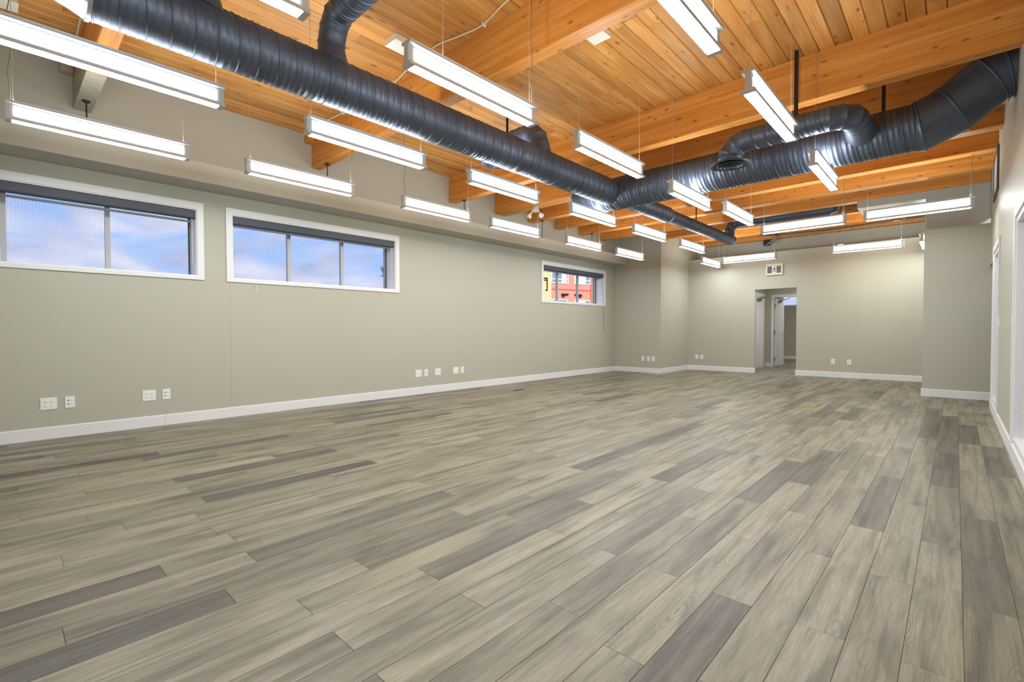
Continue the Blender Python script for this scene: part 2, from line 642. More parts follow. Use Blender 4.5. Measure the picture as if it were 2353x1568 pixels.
for lst, lo in ((DARK_PIX, 0.03), (MID_PIX, 0.20), (LIGHT_PIX, 0.86)):
    for px in lst:
        fx, fy = pix_floor(*px)
        for p in planks:
            if p[0] <= fx < p[1] and p[2] <= fy < p[3]:
                p[4] = lo + 0.09 * rng.random()


def seen_area(p):
    pts = [project((x, y, 0)) for x, y in ((p[0], p[2]), (p[1], p[2]), (p[1], p[3]), (p[0], p[3]))]
    if any(q is None for q in pts):
        c = project(((p[0] + p[1]) / 2, p[3], 0))
        return 5000 if c and 0 < c[0] < IMG_W and c[1] < IMG_H else 0
    if not any(-20 < q[0] < IMG_W + 20 and q[1] < IMG_H + 20 for q in pts):
        return 0
    return 0.5 * abs(sum(pts[i][0] * pts[(i + 1) % 4][1] - pts[(i + 1) % 4][0] * pts[i][1] for i in range(4)))


planks.sort(key=seen_area, reverse=True)
G = 0.0005


def plank_geo(mb, xa, xb, ya, yb):
    xa, xb, ya, yb = xa + G, xb - G, ya + G, yb - G
    c = 0.0007
    vs = [(xa, ya, -0.008), (xb, ya, -0.008), (xb, yb, -0.008), (xa, yb, -0.008),
          (xa, ya, -c), (xb, ya, -c), (xb, yb, -c), (xa, yb, -c),
          (xa + c, ya + c, 0), (xb - c, ya + c, 0), (xb - c, yb - c, 0), (xa + c, yb - c, 0)]
    fs = [(0, 3, 2, 1), (8, 9, 10, 11)]
    for i in range(4):
        j = (i + 1) % 4
        fs += [(i, j, 4 + j, 4 + i), (4 + i, 4 + j, 8 + j, 8 + i)]
    mb.add(vs, fs)


cache = {}
for p in planks[:300]:
    w, l = round(p[1] - p[0], 4), round(p[3] - p[2], 4)
    if (w, l) not in cache:
        mb = MB()
        plank_geo(mb, 0, w, 0, l)
        cache[(w, l)] = mb.mesh('plank', 'floor_plank_wood')
    o = place('plank', cache[(w, l)], floor, (p[0], p[2], 0))
    o['tone'] = p[4]
mb = MB()
tones = []
for p in planks[300:]:
    n0 = len(mb.f)
    plank_geo(mb, *p[:4])
    tones += [p[4]] * (len(mb.f) - n0)
fld = bpy.data.meshes.new('plank_field')
fld.from_pydata(mb.v, [], mb.f)
fld.materials.append(MAT['floor_field_wood'])
at = fld.attributes.new('tone', 'FLOAT', 'FACE')
at.data.foreach_set('value', tones)
fo = place('plank_field', fld, floor)
fo['kind'] = 'stuff'

# ------------------------------------------------------------------ ceiling: deck, boards, beams
ceiling = struct('ceiling', MB().box(XL - 0.36, 1.75, YB - 0.2, YU + 0.2, ZC + 0.022, ZTOP), 'deck_dark')
CW = 0.1355
rng = random.Random(5)


def board_geo(w, l):
    c, g2 = 0.006, 0.0018
    mb = MB()
    poly = [(g2, c), (g2 + c, 0), (w - g2 - c, 0), (w - g2, c), (w - g2, 0.022), (g2, 0.022)]
    mb.prism(poly, 0.0008, l - 0.0008, 1)
    return mb.mesh('ceiling_plank', 'ceiling_plank_wood')


bcache = {}
x = -0.225 + CW * 5
cells = []
while x > XL:
    xa, xb = max(x - CW, XL), min(x, XR + 0.1)
    if xb - xa > 0.01:
        y = YB - rng.random() * 2.5
        while y < YU:
            l = rng.choice((2.4, 3.0, 3.0, 3.6, 4.2))
            ya, yb = max(y, YB), min(y + l, YU)
            if yb - ya > 0.05:
                cells.append((xa, xb, ya, yb))
            y += l
    x -= CW
for (xa, xb, ya, yb) in cells:
    key = (round(xb - xa, 4), round(yb - ya, 3))
    if key not in bcache:
        bcache[key] = board_geo(*key)
    o = place('plank', bcache[key], ceiling, (xa, ya, ZC))
    o['tone'] = min(1.0, max(0.0, rng.gauss(0.5, 0.2)))

BEAMS = [(0.60, 0.135), (3.127, 0.135), (5.663, 0.145), (6.845, 0.29), (7.84, 0.18), (8.785, 0.18), (9.73, 0.18), (10.69, 0.175), (11.65, 0.18),
         (12.60, 0.18), (13.555, 0.18)]
for i, (y0, w) in enumerate(BEAMS):
    x0, x1 = XL, XR
    if y0 > YC - 0.2:
        x0 = XP - 0.3 if y0 > YC else XL
    if y0 > YD:
        x1 = XR if y0 < 11 else XD + 0.15
    c = 0.006
    mb = MB().prism([(y0, ZB + c), (y0 + c, ZB), (y0 + w - c, ZB), (y0 + w, ZB + c), (y0 + w, ZC), (y0, ZC)], x0, x1, 0)
    o = mb.build('beam', 'beam_wood', ceiling)
    o['tone'] = [0.42, 0.40, 0.52, 0.40, 0.46, 0.50, 0.52, 0.56, 0.44, 0.48, 0.42][i]
    if i == 0:
        p = MB().box(XL + 0.001, XL + 1.06, y0 - 0.004, y0 + w + 0.004, ZB - 0.004, ZC - 0.18).build('painted_end', 'paint_patch', o)
    if i in (0, 1):   # small wood cleat where the cable passes into the wall
        cl_ = MB().box(XL + 0.002, XL + 0.10, y0 - 0.105, y0 - 0.004, ZC - 0.13, ZC - 0.004).build('cleat', 'paint_patch' if i == 0 else 'beam_wood', o)
        cl_['tone'] = 0.35
    if i in (0, 1, 2, 4, 6):   # threaded rods down into the bulkhead
        rx, ry = XL + 0.335, y0 + w * 0.5
        rod = MB().tube([(rx, ry, 2.99), (rx, ry, ZB + 0.01)], 0.0065, 8).build('hanger_rod', 'black_metal', o)
        MB().lathe([(0.0, -0.012), (0.03, -0.012), (0.034, -0.004), (0.034, 0.004), (0.0, 0.004)], (rx, ry, ZB - 0.004), 16).build('washer', 'black_metal', o)


# ------------------------------------------------------------------ walls
def wall_x(name, xa, xb, ya, yb, za, zb, holes, mat='wall_paint', label=None):
    """wall of thickness xa..xb running along y, with rectangular holes (y0, y1, z0, z1)"""
    mb = MB()
    ys = sorted({ya, yb} | {h[0] for h in holes} | {h[1] for h in holes})
    for y0, y1 in zip(ys, ys[1:]):
        spans = sorted((h[2], h[3]) for h in holes if h[0] < (y0 + y1) / 2 < h[1])
        z = za
        for h0, h1 in spans:
            if h0 > z:
                mb.box(xa, xb, y0, y1, z, h0)
            z = h1
        if z < zb:
            mb.box(xa, xb, y0, y1, z, zb)
    return mb


def wall_y(xa, xb, ya, yb, za, zb, holes):
    mb = MB()
    xs = sorted({xa, xb} | {h[0] for h in holes} | {h[1] for h in holes})
    for x0, x1 in zip(xs, xs[1:]):
        spans = sorted((h[2], h[3]) for h in holes if h[0] < (x0 + x1) / 2 < h[1])
        z = za
        for h0, h1 in spans:
            if h0 > z:
                mb.box(x0, x1, ya, yb, z, h0)
            z = h1
        if z < zb:
            mb.box(x0, x1, ya, yb, z, zb)
    return mb


WINS = [(-0.737, 1.696), (2.078, 4.511), (8.370, 10.902)]      # clear openings (y0, y1)
WZ0, WZ1 = 1.772, 2.585
wall_left = struct('wall_left', wall_x('', XL - 0.36, XL, YB - 0.2, YC + 2.5, -0.2, ZC + 0.03, [(a, b, WZ0, WZ1) for a, b in WINS]), 'wall_paint')
MB().box(XL, -6.395, YB, YC, 2.82, 3.045).build('bulkhead', 'wall_paint', wall_left)
MB().box(XL, XL + 0.0012, 2.046, 2.049, 0.125, 1.71).build('joint_line', 'paint_patch', wall_left)
wall_corner = struct('wall_corner', MB().box(XL, XP, YC, YU + 0.2, -0.2, ZC + 0.02), 'wall_paint')
DX0, DX1, DZ = -3.765, -2.832, 2.124
wall_far = struct('wall_far', wall_y(XP, XD + 0.1, YF, YF + 0.12, -0.2, 3.035, [(DX0, DX1, -0.2, DZ)]), 'wall_paint')
MB().box(XP, XD + 0.1, YF + 0.12, YU, 3.0, 3.034).build('ledge', 'wall_paint', wall_far)
MB().box(XP, XD + 0.1, YU, YU + 0.15, 2.9, ZC + 0.02).build('upper_wall', 'wall_paint', wall_far)
SL = [(4.62, 5.94, 0.125, 2.06), (8.06, 9.2, 0.125, 2.13)]
DRY0 = 9.53
wall_right = struct('wall_right', wall_x('', XR, XR + 0.13, YB - 0.2, YD, -0.2, ZC + 0.02,
                                         [(a, b, z0, z1) for a, b, z0, z1 in SL] + [(DRY0, YD, -0.2, 2.075)]), 'wall_paint')
mb = MB().box(XD, 1.75, YD, YD + 0.33, -0.2, 2.735)
mb.box(XD, 1.75, YD + 0.33, YU + 0.2, -0.2, ZC)
wall_end = struct('wall_right_end', mb, 'wall_paint')
MB().box(XD, XR, YD + 0.30, YD + 0.34, 2.735, ZB + 0.2).build('upper_wall', 'wall_paint', wall_end)
MB().box(-1.345, XR, 10.692, 11.64, 3.30, ZB + 0.0).build('bulkhead', 'wall_paint', wall_end)
wall_back = struct('wall_back', MB().box(XL - 0.36, XR + 0.13, YB - 0.2, YB, -0.2, ZC + 0.02), 'wall_paint')
# passage beyond the right doorway
mb = MB().box(1.6, 1.75, 8.9, YD, -0.2, 2.5).box(XR + 0.13, 1.75, 8.9, 9.02, -0.2, 2.5).box(XR + 0.13, 1.75, 8.9, YD, 2.4, 2.5)
struct('wall_passage', mb, 'wall_paint')
# hall and room beyond the far doorway
HX0, HX1, HY, RY = -4.20, -2.20, 15.75, 20.3
mb = MB().box(HX0 - 0.15, HX0, YF + 0.12, HY, -0.2, 2.6).box(HX1, HX1 + 0.15, YF + 0.12, HY, -0.2, 2.6)
mb.box(HX0 - 0.15, HX1 + 0.15, YF + 0.12, HY, 2.5, 2.6)
struct('wall_hall', mb, 'wall_paint')
struct('wall_hall_end', wall_y(-5.25, -2.0, HY, HY + 0.12, -0.2, 2.9, [(-3.975, -3.10, -0.2, 2.06)]), 'wall_paint')
mb = wall_y(-5.25, -2.0, RY, RY + 0.2, -0.2, 2.9, [(-4.84, -3.6, 2.03, 2.42)])
mb.box(-5.25, -5.1, HY + 0.12, RY, -0.2, 2.9).box(-2.15, -2.0, HY + 0.12, RY, -0.2, 2.9)
mb.box(-5.25, -2.0, HY, RY + 0.2, 2.8, 2.9)
struct('wall_back_room', mb, 'wall_paint')


# ------------------------------------------------------------------ baseboards
def baseboard(name, runs):
    """runs: (axis, fixed coordinate of the wall face, sign into the room, a, b)"""
    mb = MB()
    h, d, c = 0.122, 0.014, 0.006
    for ax, p, s, a, b_ in runs:
        poly = [(p, 0), (p + s * d, 0), (p + s * d, h - c), (p + s * (d - c), h), (p, h)]
        if ax == 'y':
            mb.prism(poly, a, b_, 1)
        else:
            mb.prism(poly, a, b_, 0)
    return struct(name, mb, 'trim_white')


baseboard('baseboard_left', [('y', XL, 1, YB, 1.338), ('y', XL, 1, 1.3405, YC)])
baseboard('baseboard_corner', [('x', YC, -1, XL, XP + 0.014), ('y', XP, 1, YC, YF)])
baseboard('baseboard_far', [('x', YF, -1, XP, DX0 + 0.014), ('x', YF, -1, DX1 - 0.014, XD)])
baseboard('baseboard_right_end', [('x', YD, -1, XD - 0.014, 1.5), ('y', XD, -1, YD, YF)])
baseboard('baseboard_right', [('y', XR, -1, YB, DRY0)])
baseboard('baseboard_hall', [('x', HY, -1, HX0, -4.05), ('x', RY, -1, -5.1, -2.2)])

# ------------------------------------------------------------------ windows in the left wall
XG = -7.06


def casing_window(n, ya, yb, blind_gap, screen, label_blind):
    w = struct('window_%d' % n, MB().box(XG - 0.03, XG + 0.03, ya, yb, WZ0, WZ0 + 0.03).box(XG - 0.03, XG + 0.03, ya, yb, WZ1 - 0.03, WZ1)
               .box(XG - 0.03, XG + 0.03, ya, ya + 0.03, WZ0 + 0.03, WZ1 - 0.03).box(XG - 0.03, XG + 0.03, yb - 0.03, yb, WZ0 + 0.03, WZ1 - 0.03), 'mullion_grey')
    cw = 0.068
    zt, zb = 2.665, 1.728
    f = 0.016
    MB().box(XL, XL + f, ya - cw, yb + cw, WZ1, zt).build('casing', 'trim_white', w)
    MB().box(XL, XL + f, ya - cw, yb + cw, zb, WZ0).build('casing', 'trim_white', w)
    MB().box(XL, XL + f, ya - cw, ya, WZ0, WZ1).build('casing', 'trim_white', w)
    MB().box(XL, XL + f, yb, yb + cw, WZ0, WZ1).build('casing', 'trim_white', w)
    for nm, bx in (('sill', (XG + 0.03, XL + 0.004, ya, yb, WZ0, WZ0 + 0.012)), ('head_jamb', (XG + 0.03, XL + 0.004, ya, yb, WZ1 - 0.012, WZ1)),
                   ('side_jamb', (XG + 0.03, XL + 0.004, ya, ya + 0.012, WZ0 + 0.012, WZ1 - 0.012)),
                   ('side_jamb', (XG + 0.03, XL + 0.004, yb - 0.012, yb, WZ0 + 0.012, WZ1 - 0.012))):
        MB().box(*bx).build(nm, 'jamb_white', w)
    MB().box(XG + 0.018, XG + 0.034, yb - 0.036, yb - 0.026, WZ0 + 0.03, WZ1 - 0.03).build('gasket', 'gasket', w)
    t3 = (yb - ya) / 3
    for k in (1, 2):
        MB().box(XG - 0.028, XG + 0.028, ya + k * t3 - 0.022, ya + k * t3 + 0.022, WZ0 + 0.03, WZ1 - 0.03).build('mullion', 'mullion_grey', w)
    for k in range(3):
        a = ya + k * t3 + (0.03 if k == 0 else 0.022)
        b_ = ya + (k + 1) * t3 - (0.03 if k == 2 else 0.022)
        MB().box(XG - 0.004, XG + 0.002, a, b_, WZ0 + 0.03, WZ1 - 0.03).build('pane', 'glass', w)
        if screen[k]:
            MB().box(XG - 0.016, XG - 0.0145, a, b_, WZ0 + 0.03, WZ1 - 0.03).build('insect_screen', 'screen_mesh', w)
    # roller blind rolled up in its cassette
    o = thing('roller_blind', label_blind, 'blind', (XL - 0.07, (ya + yb) / 2, WZ1 - 0.114), 'roller blinds in the window heads')
    z1 = WZ1 - 0.014
    z0 = z1 - 0.098
    MB().prism([(XL - 0.115, z1), (XL - 0.115, z0 + 0.012), (XL - 0.103, z0), (XL - 0.022, z0), (XL - 0.012, z0 + 0.012), (XL - 0.012, z1)],
               ya + 0.014, yb - 0.014, 1).build('cassette', 'blind_cassette', o)
    if blind_gap > 0.03:
        MB().box(XL - 0.071, XL - 0.0695, ya + 0.05, yb - 0.06, z0 - blind_gap, z0).build('shade_cloth', 'screen_mesh', o)
    MB().box(XL - 0.082, XL - 0.058, ya + 0.045, yb - 0.055, z0 - blind_gap - 0.024, z0 - blind_gap).build('bottom_bar', 'blind_bar', o)
    return o


b1 = casing_window(1, *WINS[0], 0.022, (1, 1, 1), 'charcoal roller blind let down a little, in the leftmost window')
b2 = casing_window(2, *WINS[1], 0.004, (1, 1, 1), 'charcoal roller blind rolled up in the middle of the three windows')
b3 = casing_window(3, *WINS[2], 0.002, (0, 0, 0), 'charcoal roller blind above the red building view in the far window')
for o, y, z0 in ((b1, 1.655, 1.95), (b2, 4.47, 2.02)):
    MB().tube([(XL - 0.04, y, z0), (XL - 0.04, y, 2.48)], 0.0035, 6).tube([(XL - 0.055, y, z0), (XL - 0.055, y, 2.48)], 0.0035, 6) \
        .tube([(XL - 0.04, y, z0), (XL - 0.0475, y, z0 - 0.02), (XL - 0.055, y, z0)], 0.0035, 6).build('pull_cord', 'bracket_cream', o)
MB().tube([(XL - 0.03, 10.86, 2.48), (XL + 0.006, 10.87, 1.80), (XL + 0.02, 10.87, 1.70), (XL + 0.008, 10.87, 1.05)], 0.0035, 6).build('pull_cord', 'cord_grey', b3)

CLIPS = [(2.357, 1.636, 0.07, 'cream cord cleat on the wall below the left part of the middle window'),
         (4.241, 1.628, 0.085, 'cream cord cleat below the right part of the middle window, left one of a pair'),
         (4.520, 1.628, 0.085, 'cream cord cleat at the lower right corner of the middle window'),
         (7.848, 1.943, 0.09, 'cream cord cleat on the bare wall left of the far window')]
for y, z, h, lab in CLIPS:
    o = thing('cord_cleat', lab, 'cleat', (XL, y, z), 'cord cleats on the window wall')
    MB().box(XL, XL + 0.008, y - 0.012, y + 0.012, z, z + h * 0.55).build('base', 'bracket_cream', o)
    MB().tube([(XL + 0.008, y, z + 0.018), (XL + 0.02, y, z + 0.02), (XL + 0.022, y, z + h)], 0.006, 8).build('hook', 'bracket_cream', o)

# ------------------------------------------------------------------ interior windows (sidelights) in the right wall
for n, (a, b_, z0, z1) in enumerate(SL):
    w = struct('window_%d' % (4 + n), MB().box(XR + 0.05, XR + 0.056, a + 0.05, b_ - 0.05, z0 + 0.05, z1 - 0.05), 'frosted')
    c = 0.07
    for bx in ((a - c, b_ + c, z1 - 0.005, z1 + c), (a - c, a + 0.005, z0, z1 - 0.005), (b_ - 0.005, b_ + c, z0, z1 - 0.005)):
        MB().box(XR - 0.016, XR, *bx).build('casing', 'trim_white', w)
    for bx in ((a, b_, z0, z0 + 0.05), (a, b_, z1 - 0.05, z1), (a, a + 0.05, z0 + 0.05, z1 - 0.05), (b_ - 0.05, b_, z0 + 0.05, z1 - 0.05)):
        MB().box(XR - 0.002, XR + 0.125, *bx).build('frame', 'trim_white', w)

# grille high on the right wall and two switch plates
gr = thing('return_air_grille', 'dark framed air grille high on the right wall under the beams', 'grille', (XR, 8.98, 2.85))
for bx in ((8.56, 9.40, 2.85, 2.89), (8.56, 9.40, 3.38, 3.42), (8.56, 8.60, 2.89, 3.38), (9.36, 9.40, 2.89, 3.38)):
    MB().box(XR - 0.022, XR, *bx).build('frame', 'grille_dark', gr)
for k in range(12):
    z = 2.905 + k * 0.04
    MB().box(XR - 0.014, XR, 8.60, 9.36, z, z + 0.022).build('slat', 'frame_alu', gr)
for y, lab in ((6.12, 'white switch plate beside the nearer sidelight on the right wall'), (8.0 - 0.05, 'white switch plate beside the farther sidelight on the right wall')):
    o = thing('light_switch', lab, 'switch', (XR, y, 1.12), 'switch plates on the right wall')
    MB().box(XR - 0.007, XR, y - 0.036, y + 0.036, 1.12, 1.236).build('plate', 'plate_white', o)
    MB().box(XR - 0.013, XR - 0.007, y - 0.012, y + 0.012, 1.15, 1.205).build('rocker', 'plate_white', o)

# ------------------------------------------------------------------ doors seen through the far opening
d1 = struct('door_1', MB().box(HX0 + 0.002, HX0 + 0.03, 14.15, 15.10, 0.01, 2.06), 'door_white')
MB().box(HX0, HX0 + 0.045, 15.10, 15.47, 0.0, 2.16).build('frame', 'trim_white', d1)
MB().box(HX0, HX0 + 0.045, 14.03, 14.15, 0.0, 2.16).build('frame', 'trim_white', d1)
MB().box(HX0, HX0 + 0.045, 14.15, 15.10, 2.06, 2.16).build('frame', 'trim_white', d1)
MB().box(HX0 + 0.03, HX0 + 0.09, 14.75, 15.05, 1.93, 2.0).build('door_closer', 'nickel', d1)
MB().tube([(HX0 + 0.06, 14.9, 2.0), (HX0 + 0.2, 15.0, 2.02), (HX0 + 0.05, 15.12, 2.06)], 0.012, 6).build('closer_arm', 'nickel', d1)
d2 = struct('door_2', MB().box(-3.972, -3.93, HY + 0.07, HY + 0.95, 0.012, 2.04), 'door_white')
for bx in ((-4.05, -3.975, 0, 2.06), (-3.10, -3.02, 0, 2.06), (-4.05, -3.02, 2.06, 2.14)):
    MB().box(bx[0], bx[1], HY - 0.016, HY, bx[2], bx[3]).build('casing', 'trim_white', d2)
for z in (0.22, 1.02, 1.82):
    MB().tube([(-3.958, HY + 0.056, z - 0.05), (-3.958, HY + 0.056, z + 0.05)], 0.012, 8).build('hinge', 'nickel', d2)
MB().tube([(-3.93, HY + 0.88, 1.0), (-3.88, HY + 0.88, 1.0), (-3.87, HY + 0.76, 1.0)], 0.011, 8).build('handle', 'nickel', d2)
MB().box(-3.93, -3.88, HY + 0.3, HY + 0.52, 1.93, 1.99).build('door_closer', 'nickel', d2)
MB().tube([(-3.9, HY + 0.4, 1.99), (-3.7, HY + 0.35, 2.02), (-3.55, HY + 0.02, 2.04)], 0.01, 6).build('closer_arm', 'nickel', d2)
w6 = struct('window_6', MB().box(-4.84, -3.6, RY + 0.12, RY + 0.126, 2.03, 2.42), 'glass')
for bx in ((-4.90, -3.54, 1.985, 2.03), (-4.90, -3.54, 2.42, 2.47), (-4.90, -4.84, 2.03, 2.42), (-3.6, -3.54, 2.03, 2.42)):
    MB().box(bx[0], bx[1], RY - 0.014, RY, bx[2], bx[3]).build('casing', 'trim_white', w6)
hl = thing('fill_lamp', 'added round fill lamp in the hall just behind the far doorway', 'lamp', (-2.9, 14.4, 2.45))  # unseen lamp, put in to lift the dark hall
MB().lathe([(0, 0.0), (0.16, 0.0), (0.16, -0.02), (0.15, -0.02)], (-2.9, 14.4, 2.5), 24).build('tray', 'trim_white', hl)
MB().lathe([(0.15, -0.02), (0.13, -0.04), (0.0, -0.05)], (-2.9, 14.4, 2.5), 24).build('diffuser', 'hall_room_fill', hl)
pl = thing('fill_lamp', 'added square fill lamp in the side passage beyond the right doorway', 'lamp', (0.95, 9.7, 2.37))  # unseen lamp, added to lighten an otherwise black passage
MB().box(0.8, 1.1, 9.55, 9.85, 2.38, 2.4).build('tray', 'trim_white', pl)
MB().box(0.82, 1.08, 9.57, 9.83, 2.372, 2.38).build('diffuser', 'passage_fill', pl)
lamp = thing('fill_lamp', 'added small square fill lamp in the room beyond the far doorway', 'lamp', (-3.3, 17.6, 2.77))  # invented lamp, keeps the room past the hall from going dark
MB().box(-3.5, -3.1, 17.4, 17.8, 2.775, 2.8).build('tray', 'trim_white', lamp)
MB().box(-3.48, -3.12, 17.42, 17.78, 2.77, 2.775).build('diffuser', 'hall_room_fill', lamp)

# ------------------------------------------------------------------ pendant lights
LL, LH = 1.207, 0.149
FW, WW = 0.084, 0.038
I_POLY = [(-FW / 2, 0), (FW / 2, 0), (FW / 2, 0.020), (WW / 2, 0.026), (WW / 2, LH - 0.024), (FW / 2, LH - 0.018), (FW / 2, LH),
          (-FW / 2, LH), (-FW / 2, LH - 0.018), (-WW / 2, LH - 0.024), (-WW / 2, 0.026), (-FW / 2, 0.020)]
CAPL = 0.034
lm = {}


def lit(vs, name, mat, flip):
    me = bpy.data.meshes.new(name)
    me.from_pydata(vs, [], [(3, 2, 1, 0) if flip else (0, 1, 2, 3)])
    me.materials.append(MAT[mat])
    return me


lm['housing'] = MB().prism(I_POLY, -LL / 2 + CAPL, LL / 2 - CAPL, 1).mesh('housing', 'frame_alu')
big = [(x * 1.06, z * 1.02 - 0.0015) for x, z in I_POLY]
for s in (-1, 1):
    a, b_ = sorted((s * LL / 2, s * (LL / 2 - CAPL)))
    lm['end_cap%d' % s] = MB().prism(big, a, b_, 1).mesh('end_cap', 'frame_alu')
    ya_, yb_ = -LL / 2 + CAPL + 0.014, LL / 2 - CAPL - 0.014
    for suf in ('', '_warm'):
        lm['side%s%d' % (suf, s)] = lit([(s * (WW / 2 + 0.003), ya_, 0.039), (s * (WW / 2 + 0.003), yb_, 0.039), (s * (WW / 2 + 0.003), yb_, LH - 0.036), (s * (WW / 2 + 0.003), ya_, LH - 0.036)],
                                        'side_panel', 'panel_side' + suf, flip=(s < 0))
    lm['lip%d' % s] = MB().box(s * (FW / 2 - 0.004), s * (FW / 2 + 0.002), -LL / 2 + CAPL, LL / 2 - CAPL, LH - 0.006, LH + 0.003).mesh('top_rail', 'trim_white')
for suf in ('', '_warm'):
    ya_, yb_ = -LL / 2 + CAPL + 0.004, LL / 2 - CAPL - 0.004
    lm['bottom' + suf] = lit([(-0.033, ya_, -0.002), (-0.033, yb_, -0.002), (0.033, yb_, -0.002), (0.033, ya_, -0.002)], 'bottom_diffuser', 'panel_bottom' + suf, False)
lm['top'] = lit([(-0.028, ya_, LH + 0.0015), (0.028, ya_, LH + 0.0015), (0.028, yb_, LH + 0.0015), (-0.028, yb_, LH + 0.0015)], 'top_diffuser', 'panel_top', False)
LZ = 2.731
wire_cache = {}


def wire_mesh(h):
    h = round(h, 3)
    if h not in wire_cache:
        mb = MB().tube([(0, 0, LH), (0, 0, h)], 0.0017, 6)
        mb.lathe([(0.0, LH + 0.02), (0.006, LH + 0.02), (0.006, LH), (0.0, LH)], (0, 0, 0), 8)
        mb.lathe([(0.0, h), (0.007, h), (0.007, h - 0.02), (0.0, h - 0.02)], (0, 0, 0), 8)
        wire_cache[h] = mb.mesh('suspension_wire', 'wire_steel')
    return wire_cache[h]


def pendant(x, y, along_x, label, warm=False, cord=None, inset=0.045):
    rz = math.pi / 2 if along_x else 0.0
    o = thing('pendant_light', label, 'light', (x, y, LZ), 'linear pendant lights', rz)
    place('housing', lm['housing'], o)
    for s in (-1, 1):
        place('end_cap', lm['end_cap%d' % s], o)
        place('side_panel', lm[('side_warm%d' if warm else 'side%d') % s], o)
        place('top_rail', lm['lip%d' % s], o)
    place('top_diffuser', lm['top'], o)
    place('bottom_diffuser', lm['bottom_warm' if warm else 'bottom'], o)
    for s in (-1, 1):
        t_ = s * (LL / 2 - (inset if s < 0 else 0.045))
        wy = y if along_x else y + t_
        top = ZC
        for by, bw in BEAMS:
            if by - 0.002 < wy < by + bw + 0.002:
                top = ZB
        place('suspension_wire', wire_mesh(top - LZ), o, (0, t_, 0))
    if cord is not None:
        h = ZC - LZ
        t_ = cord * (LL / 2 - 0.03)
        pts = [(0.006, t_, LH)]
        for k in range(1, 9):
            zz = LH + (h - LH) * k / 9
            pts.append((0.006 + 0.012 * math.sin(k * 2.3), t_ + 0.012 * math.cos(k * 1.7), zz))
        pts.append((0.006, t_, h))
        cb = MB().tube(pts, 0.003, 6)
        place('power_cord', cb.mesh('power_cord', 'cord_grey'), o)
    return o


ORD = ['first', 'second', 'third', 'fourth', 'fifth', 'sixth', 'seventh']
ROWS = [(-5.383, [0.685, 2.387, 4.29, 5.915, 7.905, 9.716], 'row beside the window wall'),
        (-3.958, [0.563, 2.376, 4.17, 6.068, 7.84, 9.683], 'second row from the window wall'),
        (-2.50, [0.53, 2.349, 4.143, 6.068, 7.476], 'third row from the window wall'),
        (-1.065, [0.53, 2.33, 4.127, 6.122], 'row nearest the right wall')]
for r, (x, ys, lab) in enumerate(ROWS):
    for i, y in enumerate(ys):
        xx = -2.365 if (r == 2 and i == 4) else x
        txt = '%s lit linear pendant light from the camera in the %s' % (ORD[i - 1 if r == 3 else i], lab)
        if r == 3 and i == 0:
            txt = 'lit linear pendant light overhead beside the camera, outside the view'
        pendant(xx, y, False, txt, warm=(r == 0 and i == 2),
                inset={(3, 3): 0.135, (2, 1): 0.29}.get((r, i), 0.045), cord={(0, 0): -1, (2, 1): 1, (0, 1): 1, (0, 2): -1}.get((r, i)))
pendant(-4.56, 12.32, False, 'small-looking lit pendant light beside the corner block near the far wall')
pendant(-0.482, 12.24, False, 'lit pendant light mostly hidden behind the right end wall')
pendant(-1.859, 8.917, True, 'crosswise lit pendant light left of the pair, in front of the far doorway', cord=-1)
pendant(-0.44, 8.922, True, 'crosswise lit pendant light in front of the right end wall', cord=-1)
pendant(-3.62, 12.146, True, 'crosswise lit pendant light left above the exit sign')
e4 = pendant(-1.37, 12.163, True, 'crosswise lit pendant light along the right half of the far wall', warm=True)
MB().box(-1.86, -1.76, 12.14, 12.19, LZ + LH, LZ + LH + 0.02).build('feed_box', 'trim_white', None)
fb = bpy.data.objects['feed_box']
fb.data.transform(Matrix.Translation((1.37, -12.163, -LZ)))
fb.data.transform(Matrix.Rotation(-math.pi / 2, 4, 'Z'))
fb.parent = e4

# ------------------------------------------------------------------ ductwork
ZD = 3.12
XD1, R1 = -3.75, 0.182          # main trunk along the room
YD2, R2 = 6.30, 0.2286          # cross trunk
duct = thing('spiral_duct', 'dark grey spiral ductwork with branches and round diffusers hung under the timber ceiling', 'duct', (XD1, YD2, ZD))
MB().spiral((XD1, 0.39, ZD), (XD1, YD2 - 0.06, ZD), R1).build('main_trunk', 'duct_paint', duct)
MB().lathe([(R1, 0), (R1 + 0.007, 0.004), (R1 + 0.007, 0.012), (R1 + 0.003, 0.016), (R1 + 0.003, 0.11), (R1 + 0.007, 0.114), (R1 + 0.007, 0.122), (R1, 0.126)],
           (XD1, 4.02, ZD), 56, 1).build('joint_collar', 'duct_paint', duct)
# square-to-round transition at the near end, left unpainted
n = 32
vs, fs = [], []
for k in range(n):
    a = 2 * math.pi * k / n
    vs.append((XD1 + (R1 + 0.004) * math.cos(a), 0.40, ZD + (R1 + 0.004) * math.sin(a)))
for k in range(n):
    a = 2 * math.pi * k / n
    c_, s_ = math.cos(a), math.sin(a)
    q = 1 / max(abs(c_), abs(s_))
    vs.append((XD1 + 0.20 * c_ * q, 0.02, ZD + 0.19 + 0.16 * s_ * q))
fs = [(k, (k + 1) % n, n + (k + 1) % n, n + k) for k in range(n)]
tr_ = MB().add(vs, fs, True)
tr_.box(XD1 - 0.2, XD1 + 0.2, -0.9, 0.02, ZD + 0.03, ZD + 0.35)
tr_.build('transition', 'galvanised', duct)
MB().lathe([(R1, 0), (R1 + 0.009, 0.002), (R1 + 0.009, 0.022), (R1, 0.024)], (XD1, 0.39, ZD), 48, 1).build('transition_ring', 'galvanised', duct)
